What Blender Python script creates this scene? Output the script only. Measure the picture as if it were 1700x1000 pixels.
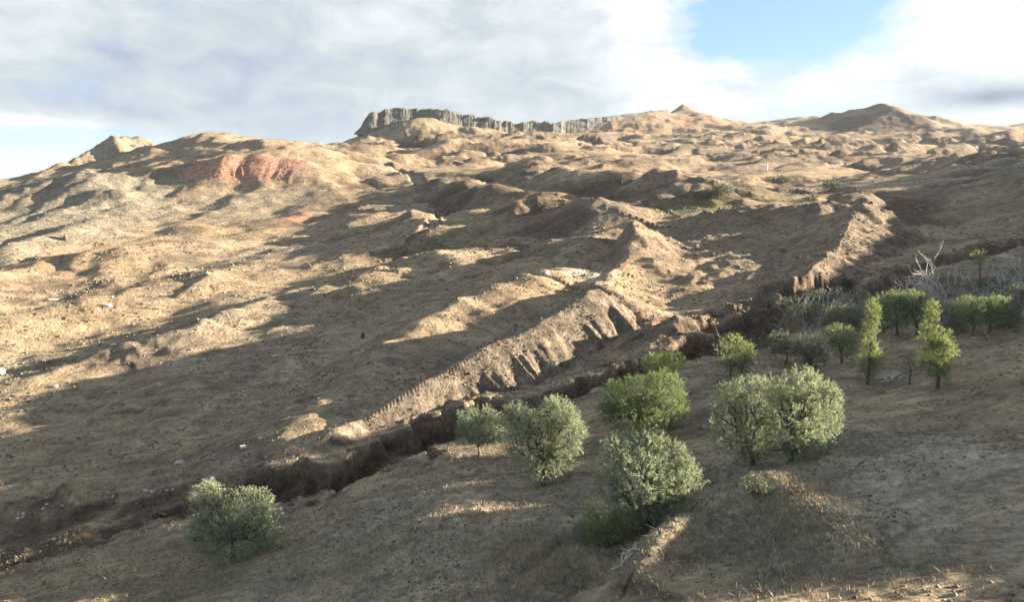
import bpy, math, random
import numpy as np

# ------------------------------------------------------------------ camera, world, sun, exposure
C = bpy.context.scene.collection
scene = bpy.context.scene
for o in list(bpy.data.objects): bpy.data.objects.remove(o)
F = 1200.0; CX = 850.0; CY = 500.0; PITCH = math.radians(9.5)
cp, sp = math.cos(PITCH), math.sin(PITCH)
cam_d = bpy.data.cameras.new('camera'); cam = bpy.data.objects.new('camera', cam_d); C.objects.link(cam)
cam_d.sensor_width = 36.0; cam_d.lens = 36.0 * F / 1700.0
cam_d.clip_start = 0.5; cam_d.clip_end = 40000
cam.location = (0, 0, 0); cam.rotation_euler = (math.pi/2 - PITCH, 0, 0)
scene.camera = cam

SUN_EL = math.radians(12.5)
SUN_AZ = math.radians(81.0)          # clockwise from +y (straight ahead): to the right and a little ahead
sd = bpy.data.lights.new('sun', 'SUN'); sun = bpy.data.objects.new('sun', sd); C.objects.link(sun)
sd.energy = 4.0; sd.angle = math.radians(0.5); sd.color = (1.0, 0.865, 0.66)
sun.rotation_euler = (math.pi/2 - SUN_EL, 0, -SUN_AZ + math.pi)
scene.view_settings.view_transform = 'Standard'; scene.view_settings.look = 'None'
scene.view_settings.exposure = 3.15; scene.view_settings.gamma = 1.0
scene.view_settings.use_curve_mapping = False

class NT:
    """small helper to write node trees"""
    def __init__(s, tree): s.t = tree; s.t.nodes.clear()
    def n(s, typ, **kw):
        nd = s.t.nodes.new(typ)
        for k, v in kw.items():
            if k.startswith('i_'):
                key = k[2:]; key = int(key) if key.isdigit() else key.replace('_', ' ')
                s.set(nd.inputs[key], v)
            else: setattr(nd, k, v)
        return nd
    def set(s, inp, v):
        if isinstance(v, bpy.types.NodeSocket): s.t.links.new(v, inp)
        else:
            if hasattr(inp, 'default_value'):
                try: inp.default_value = v
                except Exception: inp.default_value = tuple(v) + (1.0,)
    def math(s, op, a, b=0.0, clamp=False, c=None):
        nd = s.t.nodes.new('ShaderNodeMath'); nd.operation = op; nd.use_clamp = clamp
        s.set(nd.inputs[0], a); s.set(nd.inputs[1], b)
        if c is not None: s.set(nd.inputs[2], c)
        return nd.outputs[0]
    def mix(s, f, a, b, blend='MIX'):
        nd = s.t.nodes.new('ShaderNodeMix'); nd.data_type = 'RGBA'; nd.blend_type = blend
        s.set(nd.inputs[0], f); s.set(nd.inputs[6], a); s.set(nd.inputs[7], b)
        return nd.outputs[2]
    def ramp(s, v, stops, interp='LINEAR'):
        nd = s.t.nodes.new('ShaderNodeValToRGB'); cr = nd.color_ramp; cr.interpolation = interp
        while len(cr.elements) < len(stops): cr.elements.new(0.5)
        for e, (p, c) in zip(cr.elements, stops):
            e.position = p; e.color = (c, c, c, 1) if isinstance(c, (int, float)) else tuple(c) + (1,)
        s.set(nd.inputs[0], v); return nd.outputs[0]
    def noise(s, vec, scale, detail=4, rough=0.55, dist=0.0, out=0):
        nd = s.t.nodes.new('ShaderNodeTexNoise'); s.set(nd.inputs['Vector'], vec)
        s.set(nd.inputs['Scale'], scale); nd.inputs['Detail'].default_value = detail
        nd.inputs['Roughness'].default_value = rough; nd.inputs['Distortion'].default_value = dist
        return nd.outputs[out]
    def link(s, a, b): s.t.links.new(a, b)

def build_world():
    w = bpy.data.worlds.new('World'); scene.world = w; w.use_nodes = True
    g = NT(w.node_tree)
    out = g.n('ShaderNodeOutputWorld'); bg = g.n('ShaderNodeBackground')
    sky = g.n('ShaderNodeTexSky'); sky.sky_type = 'NISHITA'; sky.sun_disc = False
    sky.sun_elevation = SUN_EL; sky.sun_rotation = SUN_AZ; sky.altitude = 1800; sky.air_density = 1.0
    bg.inputs['Strength'].default_value = 0.05
    tc = g.n('ShaderNodeTexCoord'); v = tc.outputs['Generated']
    sep = g.n('ShaderNodeSeparateXYZ', i_0=v)
    x, y, z = sep.outputs
    zc = g.math('MAXIMUM', z, 0.0)
    # direction as azimuth (deg/10) and elevation
    az = g.math('ARCTAN2', x, y)          # 0 ahead, + right
    el = g.math('ARCSINE', z)
    cv = g.n('ShaderNodeCombineXYZ', i_0=g.math('MULTIPLY', az, 1.0), i_1=g.math('MULTIPLY', el, 2.0), i_2=g.math('COSINE', az)).outputs[0]
    n1 = g.noise(cv, 3.2, 7, 0.58, 0.35)
    n2 = g.noise(cv, 11.0, 8, 0.62, 0.5)
    n3 = g.noise(cv, 1.5, 3, 0.5)
    def blob(px, py, rx, ry):            # soft elliptical weather system at a direction
        a0 = math.atan2(px - CX, F); e0 = math.atan((300 - py) / F)
        u = g.math('DIVIDE', g.math('SUBTRACT', az, a0), rx / F)
        t = g.math('DIVIDE', g.math('SUBTRACT', el, e0), ry / F)
        d2 = g.math('ADD', g.math('MULTIPLY', u, u), g.math('MULTIPLY', t, t))
        return g.math('POWER', 2.718, g.math('MULTIPLY', d2, -1.0))
    # coverage field
    cov = g.math('ADD', g.math('MULTIPLY', n1, 1.25), g.math('MULTIPLY', n2, 0.75))
    cov = g.math('SUBTRACT', g.math('ADD', cov, g.math('MULTIPLY', g.noise(cv, 26.0, 8, .68, .8), .62)), 0.73)
    for (px, py, rx, ry, k) in [(1240, 40, 120, 80, -.8), (1370, 80, 130, 45, -.62), (1180, 95, 70, 30, -.25), (1500, 20, 60, 20, -.2), (1690, 60, 80, 40, -.28),
                                (10, 272, 200, 36, -.95), (1690, 30, 60, 40, -.3), (1060, 250, 420, 22, -.1), (40, 208, 190, 18, .3), (200, 70, 260, 90, .22),
                                (850, 60, 400, 190, .5), (1580, 90, 150, 80, .6), (1620, 185, 150, 25, .25), (450, 200, 260, 60, .35),
                                (1400, 130, 200, 45, .18)]:
        cov = g.math('ADD', cov, g.math('MULTIPLY', blob(px, py, rx, ry), k))
    mask = g.ramp(cov, [(0.26, 0.0), (0.48, 0.45), (0.82, 1.0)], 'EASE')
    # cloud brightness: pale grey sheets, bright cumulus near the sun, slate bellies low right
    lum = g.math('ADD', g.math('MULTIPLY', n2, 1.15), g.math('MULTIPLY', n3, 0.3))
    lum = g.math('ADD', lum, g.math('MULTIPLY', n1, 0.45)); lum = g.math('SUBTRACT', lum, .24)
    for (px, py, rx, ry, k) in [(1570, 80, 190, 75, .66), (1085, 60, 130, 80, .46), (1250, 150, 240, 40, .18), (1230, 190, 300, 18, .12), (760, 30, 240, 60, .02), (880, 150, 200, 70, -.10), (1330, 130, 110, 40, -.12),
                                (1630, 188, 80, 16, -.8), (280, 140, 130, 40, -.24), (560, 110, 260, 90, -.1), (420, 210, 260, 40, -.12), (130, 40, 160, 60, .05), (30, 180, 110, 20, -.22), (40, 222, 150, 10, .35), (480, 215, 200, 50, -.12)]:
        lum = g.math('ADD', lum, g.math('MULTIPLY', blob(px, py, rx, ry), k))
    ccol = g.ramp(lum, [(0.05, (0.30, 0.38, 0.52)), (0.38, (0.56, 0.64, 0.76)), (0.62, (0.71, 0.79, 0.82)), (0.84, (0.90, 0.95, 0.98)), (1.0, (1.1, 1.1, 1.1))])
    cl = g.mix(1.0, ccol, (2.0, 2.04, 2.1, 1), 'MULTIPLY')
    blue = g.mix(.78, sky.outputs[0], (.66, 1.15, 1.75, 1))
    _ = g.mix(1.0, sky.outputs[0], (.55, .66, .80, 1), 'MULTIPLY')
    g.link(g.mix(mask, blue, cl), bg.inputs['Color'])
    g.link(bg.outputs[0], out.inputs[0])
build_world()

# ------------------------------------------------------------------ noise in numpy
_rng = np.random.RandomState(7)
_perm = np.concatenate([_rng.permutation(1024)]*3).astype(np.int32)
_ga = _rng.rand(1024) * 2 * np.pi
_gx = np.cos(_ga).astype(np.float32); _gy = np.sin(_ga).astype(np.float32)
def pn(x, y, seed=0):
    x = np.asarray(x, dtype=np.float64) + seed*17.13; y = np.asarray(y, dtype=np.float64) - seed*9.71
    xi = np.floor(x); yi = np.floor(y); fx = (x-xi).astype(np.float32); fy = (y-yi).astype(np.float32)
    xi = xi.astype(np.int64) & 1023; yi = yi.astype(np.int64) & 1023
    x1 = (xi+1) & 1023; y1 = (yi+1) & 1023
    p0 = _perm[xi]; p1 = _perm[x1]
    def g(p, yy, dx, dy):
        h = _perm[p+yy]; return _gx[h]*dx + _gy[h]*dy
    a = g(p0, yi, fx, fy); b = g(p1, yi, fx-1, fy); c = g(p0, y1, fx, fy-1); d = g(p1, y1, fx-1, fy-1)
    u = fx*fx*fx*(fx*(fx*6-15)+10); v = fy*fy*fy*(fy*(fy*6-15)+10)
    return ((a+(b-a)*u) + ((c+(d-c)*u) - (a+(b-a)*u))*v) * 1.5
def fbm(x, y, s, o=4, seed=0, gain=0.5):
    r = 0; a = 1.0; t = 0
    for i in range(o):
        r = r + a*pn(x/s, y/s, seed+i*3); t += a; a *= gain; s *= 0.5
    return r/t
def ridged(x, y, s, o=4, seed=0, gain=0.5):
    r = 0; a = 1.0; t = 0
    for i in range(o):
        r = r + a*(1-2*np.abs(pn(x/s, y/s, seed+i*3))); t += a; a *= gain; s *= 0.5
    return r/t
def sstep(a, b, x):
    t = np.clip((x-a)/(b-a), 0, 1); return t*t*(3-2*t)

# ------------------------------------------------------------------ lie of the land: columns of (depth, row) as surveyed from the photograph
def ray(px, py):
    return np.array([px-CX, F*cp + (CY-py)*sp, -F*sp + (CY-py)*cp])
def pix(px, py, Y):
    r = ray(px, py); return r * (Y / r[1])
COLS = {
 0:   ([(45,1040),(50,1000),(66,900),(76,850),(96,750),(125,650),(165,550),(215,480),(280,420),(360,370),(450,330),(520,300)], [(640,-8),(900,-30),(1500,-50),(8000,-60)]),
 150: ([(42,1040),(47,1000),(62,900),(75,830),(96,740),(125,640),(165,545),(215,470),(280,405),(360,357),(440,338),(500,322)], [(600,4),(900,10),(1500,-30),(8000,-60)]),
 300: ([(40,1040),(45,1000),(53,930),(64,850),(72,815),(84,760),(100,700),(130,600),(165,530),(200,470),(260,420),(340,370),(420,345)], [(520,-2),(700,5),(1000,0),(1500,-20),(8000,-60)]),
 600: ([(35,1040),(40,1000),(49,900),(57,830),(63,790),(71,760),(82,720),(91,690),(105,650),(121,600),(141,550),(168,500),(198,460),(240,420),(300,380),(380,340),(480,300),(580,270),(680,252),(800,240),(1000,232)], [(1200,50),(1500,20),(8000,-60)]),
 850: ([(31,1040),(36,1000),(45,900),(57,800),(65,748),(77,700),(97,650),(112,595),(126,540),(146,500),(175,450),(220,400),(290,350),(400,300),(560,262),(800,240),(1000,224)], [(1200,62),(1500,40),(8000,-60)]),
 1100:([(28,1040),(33,1000),(41,900),(51,800),(65,700),(77,640),(86,600),(95,580),(110,540),(130,500),(152,460),(182,420),(215,390),(260,360),(320,330),(400,300),(490,280),(600,262),(760,243),(950,228),(1150,212)], [(1300,95),(1600,90),(8000,-60)]),
 1400:([(25,1040),(29,1000),(35,900),(43,800),(56,700),(70,640),(95,560),(120,508),(150,450),(185,400),(230,360),(260,335),(330,305),(450,280),(600,262),(760,245),(1000,228),(1250,218)], [(1500,90),(8000,-40)]),
 1700:([(21,1040),(25,1000),(31,900),(38,800),(49,700),(65,600),(85,530),(105,480),(135,430),(160,395),(210,350),(270,300),(350,262),(450,244),(600,240),(900,228),(1300,215)], [(1600,95),(8000,-40)]),
}
TH = [-180, -140, -95, -60]; PR = [
 [(10,-26),(60,-28),(200,-34),(600,-45),(8000,-60)],
 [(10,-27),(60,-33),(200,-40),(600,-50),(8000,-60)],
 [(10,-28),(60,-36),(150,-42),(500,-55),(8000,-60)],
 [(10,-28),(60,-36),(120,-40),(300,-32),(520,-14),(900,-40),(8000,-60)]]
for px, (rows, zs) in sorted(COLS.items()):
    th = math.atan2(px-CX, F*cp); pr = []
    for Y, py in rows:
        p = pix(px, py, Y); pr.append((Y/math.cos(th), p[2]))
    for Y, z in zs: pr.append((Y/math.cos(th), z))
    TH.append(math.degrees(th)); PR.append(pr)
TH += [46, 58, 72, 90, 125, 180]  # unseen hill on the right, crest heights shaped to shade the foreground
PR += [[(20,-16),(40,-14.5),(70,-12),(110,-6.5),(150,-1.5),(220,3.5),(300,12.5),(400,32),(500,46),(1000,60),(8000,-40)],
       [(20,-13.5),(40,-10),(70,-8.2),(110,-3.4),(150,3.6),(190,9),(220,12),(300,24),(500,46),(1000,50),(8000,-40)],
       [(20,-11),(40,-7.5),(70,-5),(110,-1),(150,4.5),(220,12),(300,14),(600,20),(8000,-40)],
       [(20,-13),(40,-9),(70,-5.5),(110,-.5),(150,4),(300,6),(8000,-40)],
       [(20,-23),(60,-21),(120,-18),(300,-16),(8000,-50)],
       [(10,-26),(60,-28),(200,-34),(600,-45),(8000,-60)]]
LR = np.linspace(math.log(8), math.log(9000), 500); TG = np.arange(-180, 180.01, 0.5)
_cols = np.array([np.interp(LR, [math.log(r) for r, _ in pr], [z for _, z in pr]) for pr in PR])
_tab = np.array([np.interp(TG, TH, _cols[:, i]) for i in range(len(LR))])     # [r, th]
def _sm(a, k, axis):
    w = np.exp(-0.5*(np.arange(-3*k, 3*k+1)/k)**2); w /= w.sum()
    ap = np.pad(a, [(3*k, 3*k) if ax == axis else (0, 0) for ax in (0, 1)], mode='edge')
    return np.apply_along_axis(lambda m: np.convolve(m, w, 'valid'), axis, ap)
_tab = _sm(_sm(_tab, 4, 0), 7, 1)
def table(x, y):
    r = np.hypot(x, y); t = np.degrees(np.arctan2(x, y))
    fi = np.clip((np.log(np.maximum(r, 8.01)) - LR[0])/(LR[1]-LR[0]), 0, len(LR)-1.001); fj = np.clip((t+180)/0.5, 0, len(TG)-1.001)
    i = fi.astype(int); j = fj.astype(int); u = fi-i; v = fj-j
    return (_tab[i, j]*(1-u)*(1-v) + _tab[i+1, j]*u*(1-v) + _tab[i, j+1]*(1-u)*v + _tab[i+1, j+1]*u*v)

FEATS = []                     # each: function (x, y, z, M) -> z ; M collects cover masks
MASKS = ['wall', 'bare', 'red', 'green', 'rubble', 'dark', 'pale']
RIDGES = []; CUTS = []
def H(x, y, masks=None, base_only=False):
    x = np.asarray(x, dtype=np.float64); y = np.asarray(y, dtype=np.float64)
    z = table(x, y)
    M = masks if masks is not None else {k: np.zeros_like(z) for k in MASKS}
    if 'calm' not in M: M['calm'] = np.zeros_like(z)
    for f in FEATS: z = f(x, y, z, M)
    if base_only: return z
    up = np.zeros_like(z)
    for f in RIDGES: up = f(x, y, up, M)
    z = z + up
    M['_up'] = up
    for f in CUTS: z = f(x, y, z, M)
    return z
_T = np.exp(np.linspace(math.log(15), math.log(3000), 1700))
def hit(px, py, h=0.0, full=False):
    """world point where the sight line through (px, py) meets the land raised by h"""
    r = ray(px, py); Y = _T
    X = r[0]/r[1]*Y; Z = r[2]/r[1]*Y
    g = H(X, Y, base_only=not full) + h - Z
    k = np.argmax(g > 0)
    if k == 0: k = len(Y)-1
    t = g[k-1]/(g[k-1]-g[k]) if g[k] != g[k-1] else 0
    Yh = Y[k-1] + (Y[k]-Y[k-1])*np.clip(t, 0, 1)
    return np.array([r[0]/r[1]*Yh, Yh, r[2]/r[1]*Yh])

def polyd(x, y, P, vals):
    """distance to polyline, signed side (+ = right of its direction), arc length, interpolated values"""
    best = np.full(x.shape, 1e9); side = np.ones(x.shape); s = np.zeros(x.shape); v = np.zeros(x.shape)
    acc = 0.0
    for i in range(len(P)-1):
        a = P[i]; b = P[i+1]; d = b-a; L = math.hypot(*d)+1e-9
        t = np.clip(((x-a[0])*d[0] + (y-a[1])*d[1])/L**2, 0, 1)
        qx = x-(a[0]+t*d[0]); qy = y-(a[1]+t*d[1]); dd = np.hypot(qx, qy)
        m = dd < best
        cr = d[0]*(y-a[1]) - d[1]*(x-a[0])
        best = np.where(m, dd, best); side = np.where(m, np.where(cr < 0, 1.0, -1.0), side)
        s = np.where(m, acc+t*L, s); v = np.where(m, vals[i]+(vals[i+1]-vals[i])*t, v); acc += L
    return best, side, s, v
def sub(P, pad, x, y):
    return np.nonzero((x > P[:, 0].min()-pad) & (x < P[:, 0].max()+pad) & (y > P[:, 1].min()-pad) & (y < P[:, 1].max()+pad))
def densify(P, v, wob, seed):
    Q = []; W = []
    r = np.random.RandomState(seed)
    for i in range(len(P)-1):
        L = math.hypot(*(P[i+1]-P[i])); n = max(1, min(5, int(L/(wob*5+1e-6)))) if wob > 0 else 1
        for k in range(n):
            t = k/n; q = P[i]*(1-t)+P[i+1]*t
            if k: q = q + r.uniform(-wob, wob, 2)
            Q.append(q); W.append(v[i]*(1-t)+v[i+1]*t)
    Q.append(P[-1]); W.append(v[-1]); return np.array(Q), np.array(W)

def ridge(pts, wr, wl, shr=1.2, shl=1.2, rib=0.0, ribs=2.0, jag=0.0, wob=0.0, seed=1, mask=None, mside=0, mk=1.0, at_h=True):
    """pts (px, py of the crest, height m); wr / wl = reach of the right and left flank in metres"""
    P = np.array([hit(a, b, h if at_h else 0)[:2] for a, b, h in pts]); v = np.array([h for *_, h in pts], float)
    P, v = densify(P, v, wob, seed)
    def f(x, y, z, M):
        pad = max(wr, wl)*1.8
        ix = sub(P, pad, x, y)
        if len(ix[0]) == 0: return z
        xs, ys = x[ix], y[ix]
        wx = fbm(xs, ys, max(wr, wl)*1.2, 2, seed)*min(wr, wl)*(0.08 if mask == 'wall' else 0.25)
        d, side, s, h = polyd(xs+wx, ys+wx*0.7, P, v)
        w = np.where(side > 0, wr, wl); sh = np.where(side > 0, shr, shl)
        if rib:
            s0 = s; s = s+ribs*.8*pn(s/(ribs*2.7), s*0+.37, seed+2)+d*.10*pn(s/(ribs*3), s*0+.6, seed+4)
            n = pn(s/ribs, d*0.02, seed)*0.6 + pn(s/(ribs*.42), d*0.03, seed+5)*0.4
            n = 1-2*np.abs(n)
            w = w*np.where(side > 0, 1+rib*(n-0.3), 1.0)
        if jag: h = h*(1+jag*pn(s/(ribs*1.3), 0*s, seed+9))
        t = d/w; g = np.clip(1-(np.sqrt(t*t+.012)-.11)/.895, 0, 1)**sh
        z = z.copy(); z[ix] = np.maximum(z[ix], h*g) + 0.25*np.minimum(z[ix], h*g)
        if mask:
            m = g**0.5*mk*(1.0 if mside == 0 else np.where(side*mside > 0, 1, 0.15))
            M[mask][ix] = np.maximum(M[mask][ix], np.clip(m*1.3, 0, 1))
        return z
    RIDGES.append(f)
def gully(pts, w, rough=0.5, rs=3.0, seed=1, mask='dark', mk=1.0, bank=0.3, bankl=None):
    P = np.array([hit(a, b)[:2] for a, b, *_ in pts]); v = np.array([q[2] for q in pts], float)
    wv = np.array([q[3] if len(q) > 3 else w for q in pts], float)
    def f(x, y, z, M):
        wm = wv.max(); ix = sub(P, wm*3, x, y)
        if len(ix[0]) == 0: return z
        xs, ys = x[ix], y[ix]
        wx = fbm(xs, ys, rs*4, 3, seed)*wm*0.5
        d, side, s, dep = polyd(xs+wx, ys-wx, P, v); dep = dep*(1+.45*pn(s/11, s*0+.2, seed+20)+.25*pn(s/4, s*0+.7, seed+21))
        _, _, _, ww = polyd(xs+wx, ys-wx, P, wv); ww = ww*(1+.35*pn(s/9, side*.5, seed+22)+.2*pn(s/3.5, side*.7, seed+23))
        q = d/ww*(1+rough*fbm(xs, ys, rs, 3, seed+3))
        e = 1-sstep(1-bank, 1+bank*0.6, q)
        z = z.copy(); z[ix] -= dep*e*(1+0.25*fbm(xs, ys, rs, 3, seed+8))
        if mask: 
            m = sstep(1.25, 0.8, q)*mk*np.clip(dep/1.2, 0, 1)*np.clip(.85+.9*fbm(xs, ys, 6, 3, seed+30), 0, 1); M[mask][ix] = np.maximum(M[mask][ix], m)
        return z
    CUTS.append(f)
def peak(px, py, Y, wx, wy, p=1.4, rough=0.12, rot=0.0, seed=1, mask=None, mk=1.0, skew=0.0):
    c = pix(px, py, Y); h = c[2] - float(H(np.array([c[0]]), np.array([c[1]]))[0])
    def f(x, y, z, M):
        pad = max(wx, wy)*3.2
        ix = sub(np.array([c[:2]]), pad, x, y)
        if len(ix[0]) == 0: return z
        xs, ys = x[ix]-c[0], y[ix]-c[1]
        a = math.radians(rot); u = xs*math.cos(a)+ys*math.sin(a); w_ = -xs*math.sin(a)+ys*math.cos(a)
        wxx = np.where(u > 0, wx*(1+skew), wx*(1-skew))
        ang = np.arctan2(w_, u)
        d = np.sqrt((u/wxx)**2+(w_/wy)**2+1e-9)
        d = d*(1+rough*1.6*pn(ang*2.2+7, d*0.6, seed)) 
        g = np.exp(-d**p)
        gul = ridged(x[ix], y[ix], max(wx, wy)*0.45, 4, seed)*rough*0.7*np.clip(d, 0, 1)*g**0.5
        z = z.copy(); z[ix] += h*(g + gul)
        if mask: M[mask][ix] = np.maximum(M[mask][ix], g*mk)
        return z
    FEATS.append(f)
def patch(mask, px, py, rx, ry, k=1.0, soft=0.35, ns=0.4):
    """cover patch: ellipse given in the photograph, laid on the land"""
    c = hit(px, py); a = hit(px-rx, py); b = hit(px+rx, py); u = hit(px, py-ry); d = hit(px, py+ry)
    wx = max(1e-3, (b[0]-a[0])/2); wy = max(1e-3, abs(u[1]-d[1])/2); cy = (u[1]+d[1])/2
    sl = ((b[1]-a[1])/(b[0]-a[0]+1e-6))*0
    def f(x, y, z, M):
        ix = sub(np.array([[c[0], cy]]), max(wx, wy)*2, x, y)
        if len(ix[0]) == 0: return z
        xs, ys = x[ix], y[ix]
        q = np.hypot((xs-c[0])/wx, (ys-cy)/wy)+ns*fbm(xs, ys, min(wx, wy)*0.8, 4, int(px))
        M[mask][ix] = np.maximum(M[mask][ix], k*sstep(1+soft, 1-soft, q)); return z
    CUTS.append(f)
def wide(fn): FEATS.append(fn)

#FEATURES
# far skyline hills
peak(345, 219, 600, 85, 95, 1.55, .14, 0, 11, 'rubble', .5)
peak(430, 240, 475, 70, 62, 2.2, .08, 0, 12)
peak(190, 262, 560, 50, 60, 1.5, .15, 0, 13)
peak(185, 245, 880, 28, 70, 1.2, .3, 20, 14, 'rubble', 1.0)
peak(245, 233, 900, 42, 80, 1.3, .3, -10, 15, 'rubble', .8)
peak(70, 288, 560, 55, 60, 1.6, .2, 0, 16, 'rubble', .6)
peak(145, 293, 430, 22, 40, 1.2, .2, 25, 17, 'rubble', 1.0)
peak(30, 305, 420, 30, 50, 1.4, .2, 25, 18, 'rubble', 1.0)

peak(1135, 169, 1300, 60, 110, 1.05, .12, 0, 21, 'bare', .9)
peak(1180, 196, 1280, 150, 110, 1.5, .10, 0, 22, 'bare', .5)
peak(1030, 200, 1180, 140, 70, 1.8, .10, 0, 27, 'bare', .7)
peak(1340, 197, 1450, 150, 120, 1.8, .10, 0, 23)
peak(1462, 176, 1150, 62, 110, 1.25, .22, 0, 24, 'dark', .75)
peak(1375, 190, 1180, 60, 80, 1.3, .2, 0, 25, 'dark', .6)
peak(1600, 206, 1150, 90, 80, 1.5, .15, 0, 26)
peak(1720, 200, 1500, 110, 100, 1.4, .15, 0, 28, 'bare', 1.0)
peak(742, 226, 640, 27, 34, 1.5, .05, 0, 19)
# apron below the cliff
CLIFF = [(560,236,236,985),(598,221,222,985),(607,212,220,985),(616,197,216,985),(624,189,215,985),(632,188,212,986),(638,189,208,988),(650,183,204,992),(662,181,201,996),(690,181,199,1000),(703,176,200,1004),(718,178,201,1006),(742,180,206,1008),(760,184,211,1012),(790,190,215,1018),(822,197,219,1024),(838,202,224,1030),(858,201,231,1036),(885,202,236,1044),(920,203,231,1052),(945,200,218,1064),(975,196,208,1080),(1010,192,202,1100),(1050,187,194,1130),(1075,184,190,1150),(1100,181,184,1180)]
def apron(x, y, z, M):
    P = np.array([pix(a, f_, Y) for a, t_, f_, Y in CLIFF]); ix = sub(P[:, :2], 160, x, y)
    d, side, s, v = polyd(x[ix], y[ix], P[:, :2], P[:, 2])
    t = v-d*np.where(side > 0, .34, .40)+ridged(x[ix], y[ix], 30, 3, 91)*np.clip(d, 0, 40)*.06
    zz = z[ix]; k = 6.0; m = np.maximum(zz, t)+np.clip(k-np.abs(zz-t), 0, k)**2/(4*k)
    z = z.copy(); z[ix] = m; M['rubble'][ix] = np.maximum(M['rubble'][ix], sstep(50, 5, d)*.5)
    return z
wide(apron)
# broad hummocky relief of the upper slopes
def hummocks(x, y, z, M):
    r = np.hypot(x, y); th = np.degrees(np.arctan2(x, y))
    a = sstep(150, 300, r)*sstep(1500, 700, r)*sstep(-22, -6, th)
    u = x*0.94+y*0.34; v = -x*0.34+y*0.94
    wv = fbm(x, y, 60, 2, 41)*20
    n = fbm((u+wv)*0.42, v+wv, 60, 3, 42, .5)
    z = z + a*n*np.clip(r/120, 1.6, 7.0)*2.3
    sel = sstep(-.2, .3, fbm(x, y, 120, 2, 57))
    n2 = ridged((u-wv)*0.5, v+wv, 34, 4, 52, .52)
    z = z + a*n2*sel*np.clip(r/260, .7, 2.8)*2.3
    M['bare'] = np.maximum(M['bare'], a*sel*sstep(.05, .45, n2)*.75)
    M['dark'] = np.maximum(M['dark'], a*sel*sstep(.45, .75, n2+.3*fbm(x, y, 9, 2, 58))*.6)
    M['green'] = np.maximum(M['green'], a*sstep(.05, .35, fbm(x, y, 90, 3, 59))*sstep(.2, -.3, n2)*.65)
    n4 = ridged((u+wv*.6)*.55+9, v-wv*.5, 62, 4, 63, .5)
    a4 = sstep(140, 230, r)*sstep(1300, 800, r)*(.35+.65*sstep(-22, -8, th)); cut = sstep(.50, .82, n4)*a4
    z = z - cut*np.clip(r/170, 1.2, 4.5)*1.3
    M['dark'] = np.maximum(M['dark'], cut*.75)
    b = (1-a)*sstep(90, 160, r)
    n3 = fbm(x, y, 34, 3, 61, .5)
    z = z + b*n3*np.clip(r/110, .8, 5)
    M['bare'] = np.maximum(M['bare'], sstep(.08, .4, fbm(u*.4, v, 60, 4, 71))*sstep(70, 160, r)*.75)
    M['rubble'] = np.maximum(M['rubble'], sstep(.15, .4, fbm(u*.5, v, 45, 4, 73))*sstep(90, 200, r)*.55)
    return z
wide(hummocks)
# the boat-shaped formation
def crest_wall(A, slr, sll, seed, mask, rib=.22, ribs=2.3, jag=.35, calm=18):
    """an earth wall with a sharp crest through the given points (px, py, depth); flanks fall at the given slopes"""
    P3 = np.array([pix(*a) for a in A])
    def f(x, y, z, M):
        ix = sub(P3[:, :2], 26, x, y); xs, ys = x[ix], y[ix]
        d, side, s, zc = polyd(xs, ys, P3[:, :2], P3[:, 2])
        L = s.max() if len(s) else 1
        zc = zc + jag*(1.3*pn(s/6.5, s*0+.2, seed)+.3*pn(s/2.3, s*0+.7, seed+1))
        s1 = s+.9*pn(s/6, s*0+.4, seed+2)
        s1 = s1+2.2*pn(s/17, s*0+.1, seed+12); n = .75*(1-2*np.abs(pn(s1/ribs, d*.03, seed+3)))+.25*(1-2*np.abs(pn(s1/(ribs*.55), d*.05, seed+4)))
        n = n*(.45+.9*np.clip(.5+pn(s/14, s*0+.9, seed+6), 0, 1)); dd = np.where(side > 0, d*(1-rib*(n-.2)*sstep(1.2, 4.5, d))+.5*fbm(xs, ys, 4, 3, seed+8)*sstep(0, 2, d), d)
        w = zc - np.where(side > 0, slr, sll)*(np.sqrt(dd*dd+.36)-.6)
        zb = z[ix]; up = w-zb; k = .5
        up = np.where(up > 0, up, 0)
        z = z.copy(); z[ix] = zb+up
        M[mask][ix] = np.maximum(M[mask][ix], sstep(.0, .35, up)*np.where(side > 0, 1, .25))
        M['calm'][ix] = np.maximum(M['calm'][ix], sstep(calm, calm*.4, d))
        return z
    CUTS.append(f)
ridge([(990,486,3.5),(1040,528,1.6),(1105,562,.6)], 7, 8, 1.2, 1.2, .4, 3, .1, .4, 102, 'bare', 0, .6)
ridge([(1430,338,8.5),(1475,362,4),(1510,380,2),(1535,400,1)], 14, 10, 1.1, 1.1, .3, 3, .1, .5, 108, 'bare', 1, .6)
ridge([(990,486,4.5),(1015,462,3.0),(1042,430,4.0),(1048,400,5.5),(1050,372,7.5)], 13, 6, 1.4, .9, .2, 4, .06, .5, 104)
ridge([(502,702,1.8),(560,642,3.8),(640,575,5.2),(700,535,6.2),(780,492,6.6),(850,462,6.4),(908,452,5)], 26, 14, 1.5, 1.0, .1, 4, .15, 1.0, 105)
ridge([(908,452,3.0),(950,468,2.2),(985,480,1.5)], 6, 6, 1.0, 1.0, .3, 2, .2, .4, 106, 'pale', 0, .7)
ridge([(1010,385,4),(930,420,3.5),(860,432,3),(800,450,2)], 18, 14, 1.4, 1.2, .2, 4, .2, 1.2, 107)
ridge([(312,270,1.5),(360,262,3),(430,258,3.5),(512,268,2)], 17, 9, .8, 1.2, .5, 7, .2, 1.2, 110)
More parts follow.
